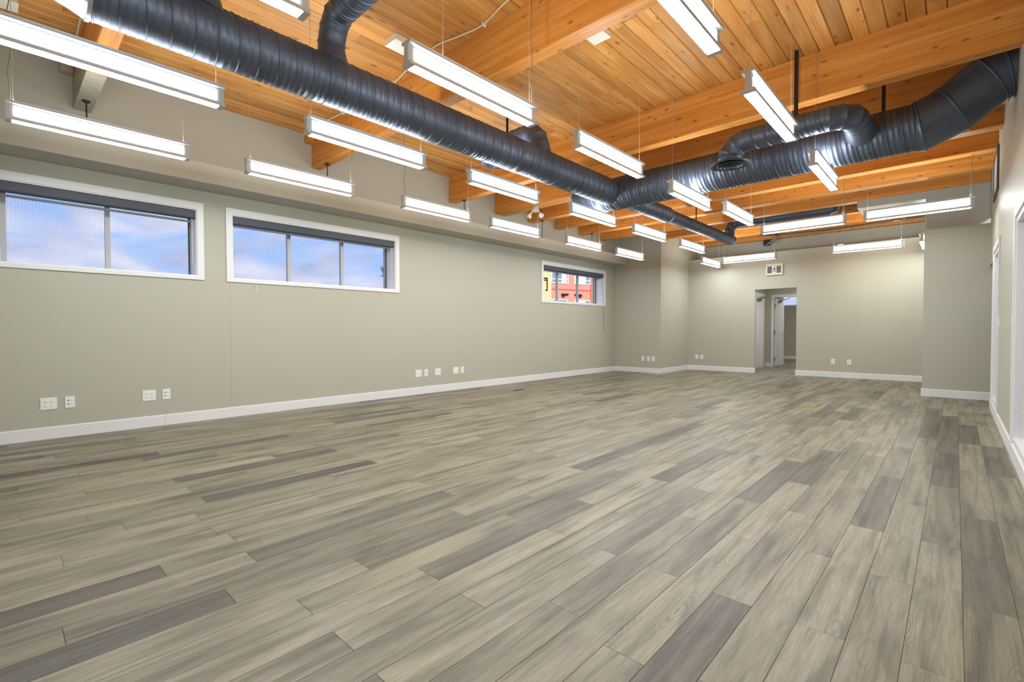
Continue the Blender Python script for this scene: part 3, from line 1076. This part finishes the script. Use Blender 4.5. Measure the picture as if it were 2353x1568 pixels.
# cross trunk
MB().spiral((-4.385, YD2, ZD), (-0.30, YD2, ZD), R2, h=0.0052).build('cross_trunk', 'duct_paint', duct)
MB().lathe([(0, -0.004), (R2, -0.004), (R2 + 0.006, 0.0), (R2 + 0.006, 0.02), (R2, 0.022)], (-4.389, YD2, ZD), 48, 0).build('end_cap', 'galvanised', duct)
MB().tube([(-0.31, YD2, ZD), (-0.29, YD2, ZD), (-0.055, YD2, 3.215), (0.20, YD2, 3.41), (0.31, YD2, 3.455), (0.46, YD2, 3.455)],
          R2 + 0.012, 56, bead=(0.010, 0.012)).build('trunk_elbow', 'duct_paint', duct)
# continuation of the main trunk past the crossing, in two diameters
MB().spiral((XD1, YD2 + 0.15, ZD), (XD1, 8.05, ZD), 0.130, pitch=0.04, n=40).build('reduced_trunk', 'duct_paint', duct)
MB().lathe([(0.106, 0.10), (0.133, 0.0), (0.137, -0.02), (0.137, -0.04), (0.130, -0.045)], (XD1, 8.06, ZD), 40, 1).build('reducer', 'duct_paint', duct)
MB().spiral((XD1, 8.12, ZD), (XD1, 11.33, ZD), 0.106, pitch=0.04, n=36).build('small_trunk', 'duct_paint', duct)
MB().lathe([(0, 0.012), (0.108, 0.012), (0.113, 0.008), (0.113, -0.02), (0.106, -0.022)], (XD1, 11.33, ZD), 36, 1).build('end_cap', 'duct_paint', duct)
MB().tube([(XD1, 11.24, ZD), (XD1, 11.24, 3.33), (XD1 + 0.05, 11.24, 3.42), (XD1 + 0.14, 11.24, 3.465), (XD1 + 0.25, 11.24, 3.47), (-1.86, 11.24, 3.47), (-1.80, 11.24, 3.49), (-1.74, 11.24, 3.60), (-1.74, 11.24, 3.80)],
          0.1, 32, bead=(0.005, 0.008)).build('far_branch', 'duct_paint', duct)


def diffuser(parent, c):
    f = MB().lathe([(0.108, 0.10), (0.108, 0.05), (0.125, 0.035), (0.195, 0.012), (0.203, 0.004), (0.200, -0.004), (0.185, -0.002), (0.15, 0.018), (0.12, 0.03), (0.10, 0.045), (0.0, 0.05)],
                   c, 48).build('diffuser', 'duct_paint', parent)
    for r0, z in ((0.128, -0.012), (0.092, -0.02), (0.055, -0.026)):
        MB().lathe([(r0, z), (r0 - 0.003, z + 0.004), (r0 - 0.022, z + 0.035), (r0 - 0.026, z + 0.033), (r0 - 0.006, z - 0.004), (r0, z)], c, 40).build('louver_ring', 'duct_paint', f)
    MB().lathe([(0, -0.034), (0.022, -0.03), (0.026, -0.022), (0.014, 0.02), (0, 0.03)], c, 24).build('louver_hub', 'duct_paint', f)
    return f


RB = 0.1127
# front branch with the round diffuser, tapped into the cross trunk
YBR, ZBR = 5.50, 3.131
MB().spiral((-0.93, YBR, ZBR), (-1.66, YBR, ZBR), RB, pitch=0.04, n=40).build('branch', 'duct_paint', duct)
MB().tube([(-0.94, YBR, ZBR), (-0.92, YBR, ZBR), (-0.83, YBR + 0.03, ZBR), (-0.765, YBR + 0.10, ZBR), (-0.745, YBR + 0.19, ZBR), (-0.745, YBR + 0.32, ZBR), (-0.745, YD2 - 0.1, ZBR)],
          [RB, RB, RB, RB, RB, RB, RB + 0.035], 40, bead=(0.005, 0.008)).build('branch_elbow', 'duct_paint', duct)
MB().tube([(-1.65, YBR, ZBR), (-1.67, YBR, ZBR), (-1.77, YBR, ZBR - 0.035), (-1.838, YBR, ZBR - 0.11), (-1.84, YBR, ZBR - 0.16), (-1.84, YBR, 2.95)], RB, 40, bead=(0.005, 0.008)).build('branch_elbow', 'duct_paint', duct)
diffuser(duct, (-1.84, YBR, 2.905))
# take-offs from the top of the main trunk
RT = 0.105
for y, zt, side, xe in ((0.985, 3.627, 1, -2.95), (1.90, 3.627, 1, -2.2), (4.57, 3.555, -1, -4.52)):
    zt0 = ZD + R1 - 0.05
    MB().tube([(XD1, y, zt0), (XD1, y, zt0 + 0.13)], [0.135, RT], 40).build('takeoff_cone', 'duct_paint', duct)
    MB().tube([(XD1, y, zt0 + 0.07), (XD1, y, zt - 0.20), (XD1 + side * 0.035, y, zt - 0.095), (XD1 + side * 0.11, y, zt - 0.02), (XD1 + side * 0.22, y, zt), (XD1 + side * 0.25, y, zt)],
              RT, 40, bead=(0.005, 0.008)).build('takeoff_elbow', 'duct_paint', duct)
    x0 = XD1 + side * 0.24
    MB().spiral((x0, y, zt), (xe - side * 0.17, y, zt), RT, pitch=0.04, n=36).build('branch', 'duct_paint', duct)
    MB().tube([(xe - side * 0.18, y, zt), (xe - side * 0.16, y, zt), (xe - side * 0.06, y, zt - 0.04), (xe, y, zt - 0.12), (xe, y, zt - 0.17), (xe, y, zt - 0.2)], RT, 36, bead=(0.005, 0.008)).build('branch_elbow', 'duct_paint', duct)
    diffuser(duct, (xe, y, zt - 0.235))
MB().tube([(-3.55, 1.80, 3.70), (-3.56, 1.74, 3.71), (-3.62, 1.70, 3.705), (-3.68, 1.70, 3.68)], 0.005, 6).build('damper_handle', 'black_metal', duct)
# straps that carry the ducts
for x, y, z0, w in ((-1.205, YBR, ZBR + RB - 0.01, 0.034), (-0.58, YD2, ZD + R2 - 0.01, 0.03), (-3.47, YD2, ZD + R2 - 0.01, 0.03), (-4.31, 4.57, 3.555 + RT - 0.01, 0.02),
                    (-3.75, 9.35, ZD + 0.1, 0.012)):
    top = ZC
    for by, bw in BEAMS:
        if by < y < by + bw:
            top = ZB
    MB().box(x - w / 2, x + w / 2, y - 0.012, y + 0.012, z0, top).build('hanger_strap', 'black_metal', duct)

# ------------------------------------------------------------------ ceiling boxes, cables, conduit, emergency light
for x, y, lab in ((-2.485, 3.85, 'cream ceiling junction box on bare boards between the two big near beams'), (-3.965, 2.695, 'cream ceiling junction box half hidden behind the near end of a pendant light'),
                  (-5.85, 0.08, 'cream ceiling junction box at the upper left corner of the view')):
    o = thing('junction_box', lab, 'box', (x, y, ZC - 0.06), 'junction boxes on the ceiling boards')
    MB().box(x - 0.085, x + 0.085, y - 0.098, y + 0.098, ZC - 0.052, ZC).build('body', 'box_cream', o)
    MB().box(x - 0.09, x + 0.09, y - 0.103, y + 0.103, ZC - 0.06, ZC - 0.052).build('cover', 'box_cream', o)
pts = [(-1.9, 2.93), (-2.4, 2.95), (-2.81, 2.98), (-3.18, 3.06), (-3.44, 3.03), (-3.75, 2.97), (-3.95, 3.0), (-4.26, 3.02), (-4.66, 3.085), (-5.2, 3.09), (-5.77, 3.06), (-6.21, 3.02), (-6.5, 3.03), (-6.69, 3.045)]


def smooth(ps, m=4):
    out_ = []
    for i in range(len(ps) - 1):
        p0, p1, p2, p3 = (Vector(ps[max(0, min(len(ps) - 1, j))]) for j in (i - 1, i, i + 1, i + 2))
        for k in range(m):
            u = k / m
            out_.append(0.5 * ((2 * p1) + (p2 - p0) * u + (2 * p0 - 5 * p1 + 4 * p2 - p3) * u * u + (3 * p1 - p0 - 3 * p2 + p3) * u ** 3))
    out_.append(Vector(ps[-1]))
    return out_


ca = thing('armoured_cable', 'cream cable clipped to the ceiling boards along the near side of a beam', 'cable', (-4.0, 3.0, ZC - 0.014))
MB().tube(smooth([(a, b_, ZC - 0.012) for a, b_ in pts]), 0.0095, 8).build('sheath', 'cable_cream', ca)
for a, b_ in ((-3.18, 3.075), (-3.9, 3.0), (-4.66, 3.1), (-5.77, 3.07)):
    MB().box(a - 0.008, a + 0.008, b_ - 0.03, b_ + 0.016, ZC - 0.026, ZC - 0.0005).build('clip', 'bracket_cream', ca)
ca = thing('armoured_cable', 'cream cable running beside the painted beam end at the left edge', 'cable', (-6.0, 0.57, ZC - 0.014))
MB().tube([(-4.6, 0.56, ZC - 0.012), (-5.7, 0.565, ZC - 0.012), (-6.2, 0.575, ZC - 0.012), (-6.55, 0.56, ZC - 0.02), (-6.69, 0.545, ZC - 0.07)], 0.0095, 8).build('sheath', 'cable_cream', ca)

em = thing('emergency_light', 'white twin-head emergency light under a beam near the window wall', 'light', (-5.87, 7.0, ZB - 0.18))
MB().lathe([(0, 0), (0.055, 0), (0.055, -0.05), (0.045, -0.055), (0, -0.055)], (-5.87, 7.0, ZB), 24).build('mount', 'frame_alu', em)
MB().lathe([(0, -0.055), (0.07, -0.055), (0.07, -0.08), (0, -0.085)], (-5.87, 7.0, ZB), 24).build('canopy', 'plate_white', em)
for s in (-1, 1):
    c0 = Vector((-5.87 + s * 0.045, 7.0 + s * 0.045, ZB - 0.085))
    c1 = c0 + Vector((s * 0.03, s * 0.03, -0.05))
    hd = MB().tube([c0, c1], 0.012, 8).build('arm', 'plate_white', em)
    dr = Vector((0.55, -0.6, -0.5)) if s > 0 else Vector((-0.35, -0.2, -0.85))
    dr.normalize()
    MB().tube([c1 - dr * 0.02, c1 + dr * 0.01, c1 + dr * 0.05, c1 + dr * 0.065], [0.02, 0.036, 0.05, 0.046], 20).build('lamp_head', 'plate_white', em)

sl_ = tag(MB().tube([(-6.53, 8.875, ZB - 0.001), (-6.53, 8.875, ZB - 0.05), (-6.53, 8.875, ZB - 0.14)], [0.03, 0.026, 0.026], 16).build('pipe_sleeve', 'galvanised'),
          'short grey pipe sleeve hanging under a beam by the window wall', 'pipe')
cd = thing('conduit', 'grey metal conduit run along the last beam above the far wall', 'conduit', (-2.0, 13.53, 3.5))
MB().tube([(-3.78, 13.535, 3.545), (-3.55, 13.52, 3.51), (-3.3, 13.525, 3.485), (-2.37, 13.53, 3.475), (-0.42, 13.53, 3.505)], 0.02, 10).build('pipe', 'conduit_grey', cd)
MB().tube([(-1.05, 13.53, 3.495), (-0.93, 13.53, 3.497)], 0.028, 12).build('coupling', 'galvanised', cd)
MB().box(-0.87, -0.84, 13.50, 13.557, 3.455, 3.545).build('strap', 'galvanised', cd)
pts = smooth([(-3.36, 13.50, 3.55), (-3.36, 13.46, 3.46), (-3.45, 13.46, 3.36), (-3.55, 13.5, 3.31), (-3.63, 13.56, 3.29)], 5)
mb = MB()
mb.tube(pts, [0.024 + (0.004 if k % 2 else 0) for k in range(len(pts))], 10)
mb.build('flexible_hose', 'conduit_grey', cd)
MB().box(-3.69, -3.57, 13.56, 13.74, 3.29, 3.405).build('socket_box', 'black_plastic', cd)

# exit sign over the far doorway
sg = thing('exit_sign', 'framed exit sign with a running figure on the wall above the far doorway', 'sign', (-3.317, YF, 2.455))
sx0, sx1, sz0, sz1 = -3.504, -3.130, 2.455, 2.738
y0 = YF - 0.05
for bx in ((sx0, sx1, sz0, sz0 + 0.05), (sx0, sx1, sz1 - 0.065, sz1), (sx0, sx0 + 0.035, sz0 + 0.05, sz1 - 0.065), (sx1 - 0.035, sx1, sz0 + 0.05, sz1 - 0.065)):
    MB().box(bx[0], bx[1], y0, YF, bx[2], bx[3]).build('frame', 'sign_frame', sg)
fz0, fz1 = sz0 + 0.05, sz1 - 0.065
cx = (sx0 + sx1) / 2
MB().box(sx0 + 0.035, cx - 0.052, y0 + 0.012, y0 + 0.02, fz0, fz1).build('panel', 'sign_dark', sg)
MB().box(cx + 0.052, sx1 - 0.035, y0 + 0.012, y0 + 0.02, fz0, fz1).build('panel', 'sign_dark', sg)
dw = MB().box(cx - 0.052, cx + 0.052, y0 + 0.012, y0 + 0.02, fz0, fz1).build('doorway_panel', 'sign_white', sg)
fg = MB()
yf = y0 + 0.0105
H = fz1 - fz0


def limb(pts, w):
    for (a, b_), (c_, d_) in zip(pts, pts[1:]):
        a, b_, c_, d_ = cx + a * H, fz0 + b_ * H, cx + c_ * H, fz0 + d_ * H
        L = math.hypot(c_ - a, d_ - b_)
        nx, nz = -(d_ - b_) / L * w, (c_ - a) / L * w
        fg.add([(a + nx, yf, b_ + nz), (a - nx, yf, b_ - nz), (c_ - nx, yf, d_ - nz), (c_ + nx, yf, d_ + nz),
                (a + nx, yf + 0.0015, b_ + nz), (a - nx, yf + 0.0015, b_ - nz), (c_ - nx, yf + 0.0015, d_ - nz), (c_ + nx, yf + 0.0015, d_ + nz)],
               [(0, 1, 2, 3), (4, 7, 6, 5), (0, 4, 5, 1), (1, 5, 6, 2), (2, 6, 7, 3), (3, 7, 4, 0)])


limb([(0.06, 0.76), (-0.02, 0.46)], 0.012)
limb([(-0.02, 0.48), (0.12, 0.30), (0.20, 0.10)], 0.008)
limb([(-0.02, 0.46), (-0.10, 0.26), (-0.27, 0.24)], 0.008)
limb([(0.05, 0.73), (-0.12, 0.68), (-0.20, 0.52)], 0.006)
limb([(0.06, 0.73), (0.16, 0.56), (0.27, 0.60)], 0.006)
fg.lathe([(0.0, 0.0), (0.0095, 0.0), (0.0095, 0.0015), (0.0, 0.0015)], (cx + 0.10 * H, yf, fz0 + 0.88 * H), 14, 1)
fg.build('running_figure', 'sign_dark', dw)

# ------------------------------------------------------------------ outlets and data plates
def plate_mesh(w, kind):
    """plate in the local y-z plane, facing +x"""
    pm = MB().box(0, 0.005, -w / 2, w / 2, 0, 0.122).box(0.005, 0.0065, -w / 2 + 0.004, w / 2 - 0.004, 0.004, 0.118).mesh('plate', 'plate_white')
    parts = []
    gangs = (-0.023, 0.023) if w > 0.1 else (0.0,)
    if kind == 'outlet':
        for gy in gangs:
            for gz in (0.041, 0.081):
                face = MB().lathe([(0, 0.0085), (0.0155, 0.0085), (0.0165, 0.0065)], (0, gy, gz), 20, 0).mesh('socket', 'plate_white')
                sl = MB().box(0.0083, 0.0089, gy - 0.0075, gy - 0.0055, gz - 0.001, gz + 0.008).box(0.0083, 0.0089, gy + 0.0055, gy + 0.0075, gz - 0.001, gz + 0.007)
                sl.box(0.0083, 0.0089, gy - 0.0025, gy + 0.0025, gz - 0.010, gz - 0.005)
                parts.append(('socket', face, ('slot', sl.mesh('slot', 'slot_dark'))))
    else:
        for gy, gz, s in ((-0.012, 0.08, 0.011), (-0.012, 0.043, 0.011), (0.013, 0.08, 0.007), (0.013, 0.043, 0.007)):
            if kind == 'data' or (gy < 0 and gz > 0.06):
                parts.append(('port', MB().box(0.0065, 0.0075, gy - s / 2, gy + s / 2, gz - s / 2 * (0.95 if s > 0.01 else 0.5), gz + s / 2 * (0.95 if s > 0.01 else 0.5)).mesh('port', 'port_dark'), None))
    for gz in (0.012, 0.11):
        parts.append(('screw', MB().lathe([(0, 0.0072), (0.0025, 0.0072), (0.0028, 0.0064)], (0, 0, gz), 8, 0).mesh('screw', 'frame_alu'), None))
    return pm, parts


PLATES = {('outlet', 2): plate_mesh(0.124, 'outlet'), ('outlet', 1): plate_mesh(0.078, 'outlet'), ('data', 1): plate_mesh(0.076, 'data'), ('jack', 1): plate_mesh(0.078, 'jack')}


def wall_plate(kind, gang, loc, rot, label):
    o = thing('outlet_plate' if kind == 'outlet' else 'data_plate', label, 'outlet' if kind == 'outlet' else 'data plate', loc, 'wall plates above the baseboard', rot)
    pm, parts = PLATES[(kind, gang)]
    place('plate', pm, o)
    for nm, me, sub in parts:
        c = place(nm, me, o)
        if sub:
            place(sub[0], sub[1], c)
    return o


for kind, gang, y, lab in (('outlet', 2, 0.361, 'white four-socket outlet plate on the window wall nearest the camera'),
                           ('data', 1, 0.521, 'white data plate right of the outlet plate nearest the camera'),
                           ('outlet', 2, 1.193, 'white four-socket outlet plate below the leftmost window, second from the left'),
                           ('data', 1, 1.357, 'white data plate below the gap between the two left windows'),
                           ('outlet', 2, 4.960, 'leftmost white outlet plate in the group of five on the window wall'),
                           ('data', 1, 5.119, 'white data plate second from left in the group of five'),
                           ('outlet', 2, 5.380, 'middle white outlet plate in the group of five on the window wall'),
                           ('outlet', 2, 5.799, 'fourth white outlet plate in the group of five on the window wall'),
                           ('data', 1, 5.960, 'rightmost white data plate in the group of five on the window wall')):
    wall_plate(kind, gang, (XL, y, 0.3), 0.0, lab)
for kind, x, yw, lab in (('outlet', -5.963, YC, 'leftmost white outlet plate on the corner block'), ('outlet', -5.806, YC, 'middle white outlet plate on the corner block'),
                         ('jack', -5.673, YC, 'white jack plate at the edge of the corner block'), ('outlet', -5.241, YF, 'white outlet plate on the far wall left of the doorway'),
                         ('jack', -5.105, YF, 'white jack plate on the far wall left of the doorway'), ('outlet', -2.076, YF, 'white outlet plate on the far wall right of the doorway'),
                         ('jack', -1.770, YF, 'white jack plate on the far wall right of the doorway')):
    wall_plate(kind, 1, (x, yw, 0.3), -math.pi / 2, lab)

tag(MB().tube(smooth([(-5.915, 6.42, 0.006), (-5.88, 6.47, 0.008), (-5.86, 6.52, 0.006), (-5.84, 6.57, 0.007), (-5.82, 6.60, 0.016)], 3), 0.006, 6).build('cord_scrap', 'black_plastic'),
    'short scrap of black cord lying on the floor near the window wall', 'cord')

# ------------------------------------------------------------------ outside: red building, eave, overhead cables, ground
P0 = Vector((-21.550, 29.215, 0))
U = Vector((0.307, 0.952, 0)).normalized()
NV = Vector((U.y, -U.x, 0))
bld = thing('apartment_building', 'red and cream apartment building seen through the far window', 'building', (P0.x, P0.y, -6.0))


def fbox(mb, s0, s1, z0, z1, d0, d1):
    """box on the facade: s along it, d out of it towards the room"""
    vs = [P0 + U * s + NV * d + Vector((0, 0, z)) for z in (z0, z1) for d in (d0, d1) for s in (s0, s1)]
    return mb.add(vs, [(0, 2, 3, 1), (4, 5, 7, 6), (0, 1, 5, 4), (2, 6, 7, 3), (0, 4, 6, 2), (1, 3, 7, 5)])


fbox(MB(), -1.47, 9.0, -6, 7.6, -8, 0).build('red_wall', 'stucco_red', bld)
fbox(MB(), -9.5, -1.47, -6, 7.4, -8, 0.25).build('cream_wall', 'siding_cream', bld)
for k in range(14):
    fbox(MB(), -9.5, -1.47, 2.9 + k * 0.22, 2.9 + k * 0.22 + 0.20, 0.25, 0.265).build('siding_board', 'siding_cream', bld)
fbox(MB(), -1.47, 2.34, 4.13, 4.2, 0, 0.03).build('belt_course', 'stucco_red_dark', bld)
fbox(MB(), 2.34, 2.42, -6, 7.6, 0, 0.06).build('corner_strip', 'stucco_red_dark', bld)
for s0, s1, z0, z1, mul in ((-1.32, 0.22, 4.6, 6.3, None), (0.77, 2.32, 4.6, 6.3, 1.82), (-1.32, 0.14, 1.7, 3.42, None), (0.81, 2.29, 1.7, 3.42, 1.82),
                            (4.0, 5.5, 4.6, 6.3, 5.0), (6.2, 7.7, 4.6, 6.3, None)):
    f = 0.07
    w = MB()
    fbox(w, s0, s1, z0, z0 + f, 0, 0.05)
    fbox(w, s0, s1, z1 - f, z1, 0, 0.05)
    fbox(w, s0, s0 + f, z0 + f, z1 - f, 0, 0.05)
    fbox(w, s1 - f, s1, z0 + f, z1 - f, 0, 0.05)
    fbox(w, s0 + f, s1 - f, z0 + 0.26, z0 + 0.34, 0, 0.045)
    if mul:
        fbox(w, mul - 0.035, mul + 0.035, z0 + f, z1 - f, 0, 0.045)
    w = w.build('window', 'building_white', bld)
    fbox(MB(), s0 + f, s1 - f, z0 + f, z1 - f, 0, 0.012).build('pane', 'building_pane', w)
    if s0 < 0:
        fbox(MB(), s1 - 0.6, s1 - 0.15, z0 + f, z0 + 0.75, 0.012, 0.018).build('curtain', 'curtain', w)
    elif s0 < 1:
        fbox(MB(), s0 + f, mul - 0.05, z0 + f, z1 - f, 0.012, 0.018).build('curtain', 'curtain', w)
for s, sg_ in ((-0.1, 1), (1.1, -1)):
    w = MB()
    fbox(w, s - 0.30, s + 0.30, 3.76, 3.85, 0, 0.12)
    fbox(w, s - sg_ * 0.30 - 0.02 * sg_, s - sg_ * 0.02, 3.67, 3.76, 0, 0.2)
    w.build('vent_hood', 'black_metal', bld)
w = MB()
fbox(w, -1.90, -1.84, 4.04, 4.93, 0.27, 0.33)
fbox(w, -2.6, -1.84, 4.87, 4.93, 0.27, 0.33)
fbox(w, -2.6, -1.84, 4.74, 4.78, 0.27, 0.33)
fbox(w, -2.0, -1.84, 4.0, 4.06, 0.27, 0.33)
w.build('rail', 'black_metal', bld)
ev = thing('roof_eave', 'grey layered roof eave of a neighbour at the edge of the middle window', 'roof', (-20.0, 15.5, 3.86))
for k, (z0, z1, e) in enumerate(((3.86, 3.92, 0.12), (3.92, 4.10, 0.0), (4.10, 4.22, 0.06), (4.22, 4.36, 0.12))):
    MB().box(-21.5, -21.05 + e * 0.2, 13.50 - e, 18.2, z0, z1).build('fascia_board', 'eave_grey', ev)
tag(MB().box(-90, 30, -60, 120, -6.6, -6.0).build('ground', 'ground_grey'), kind='structure')
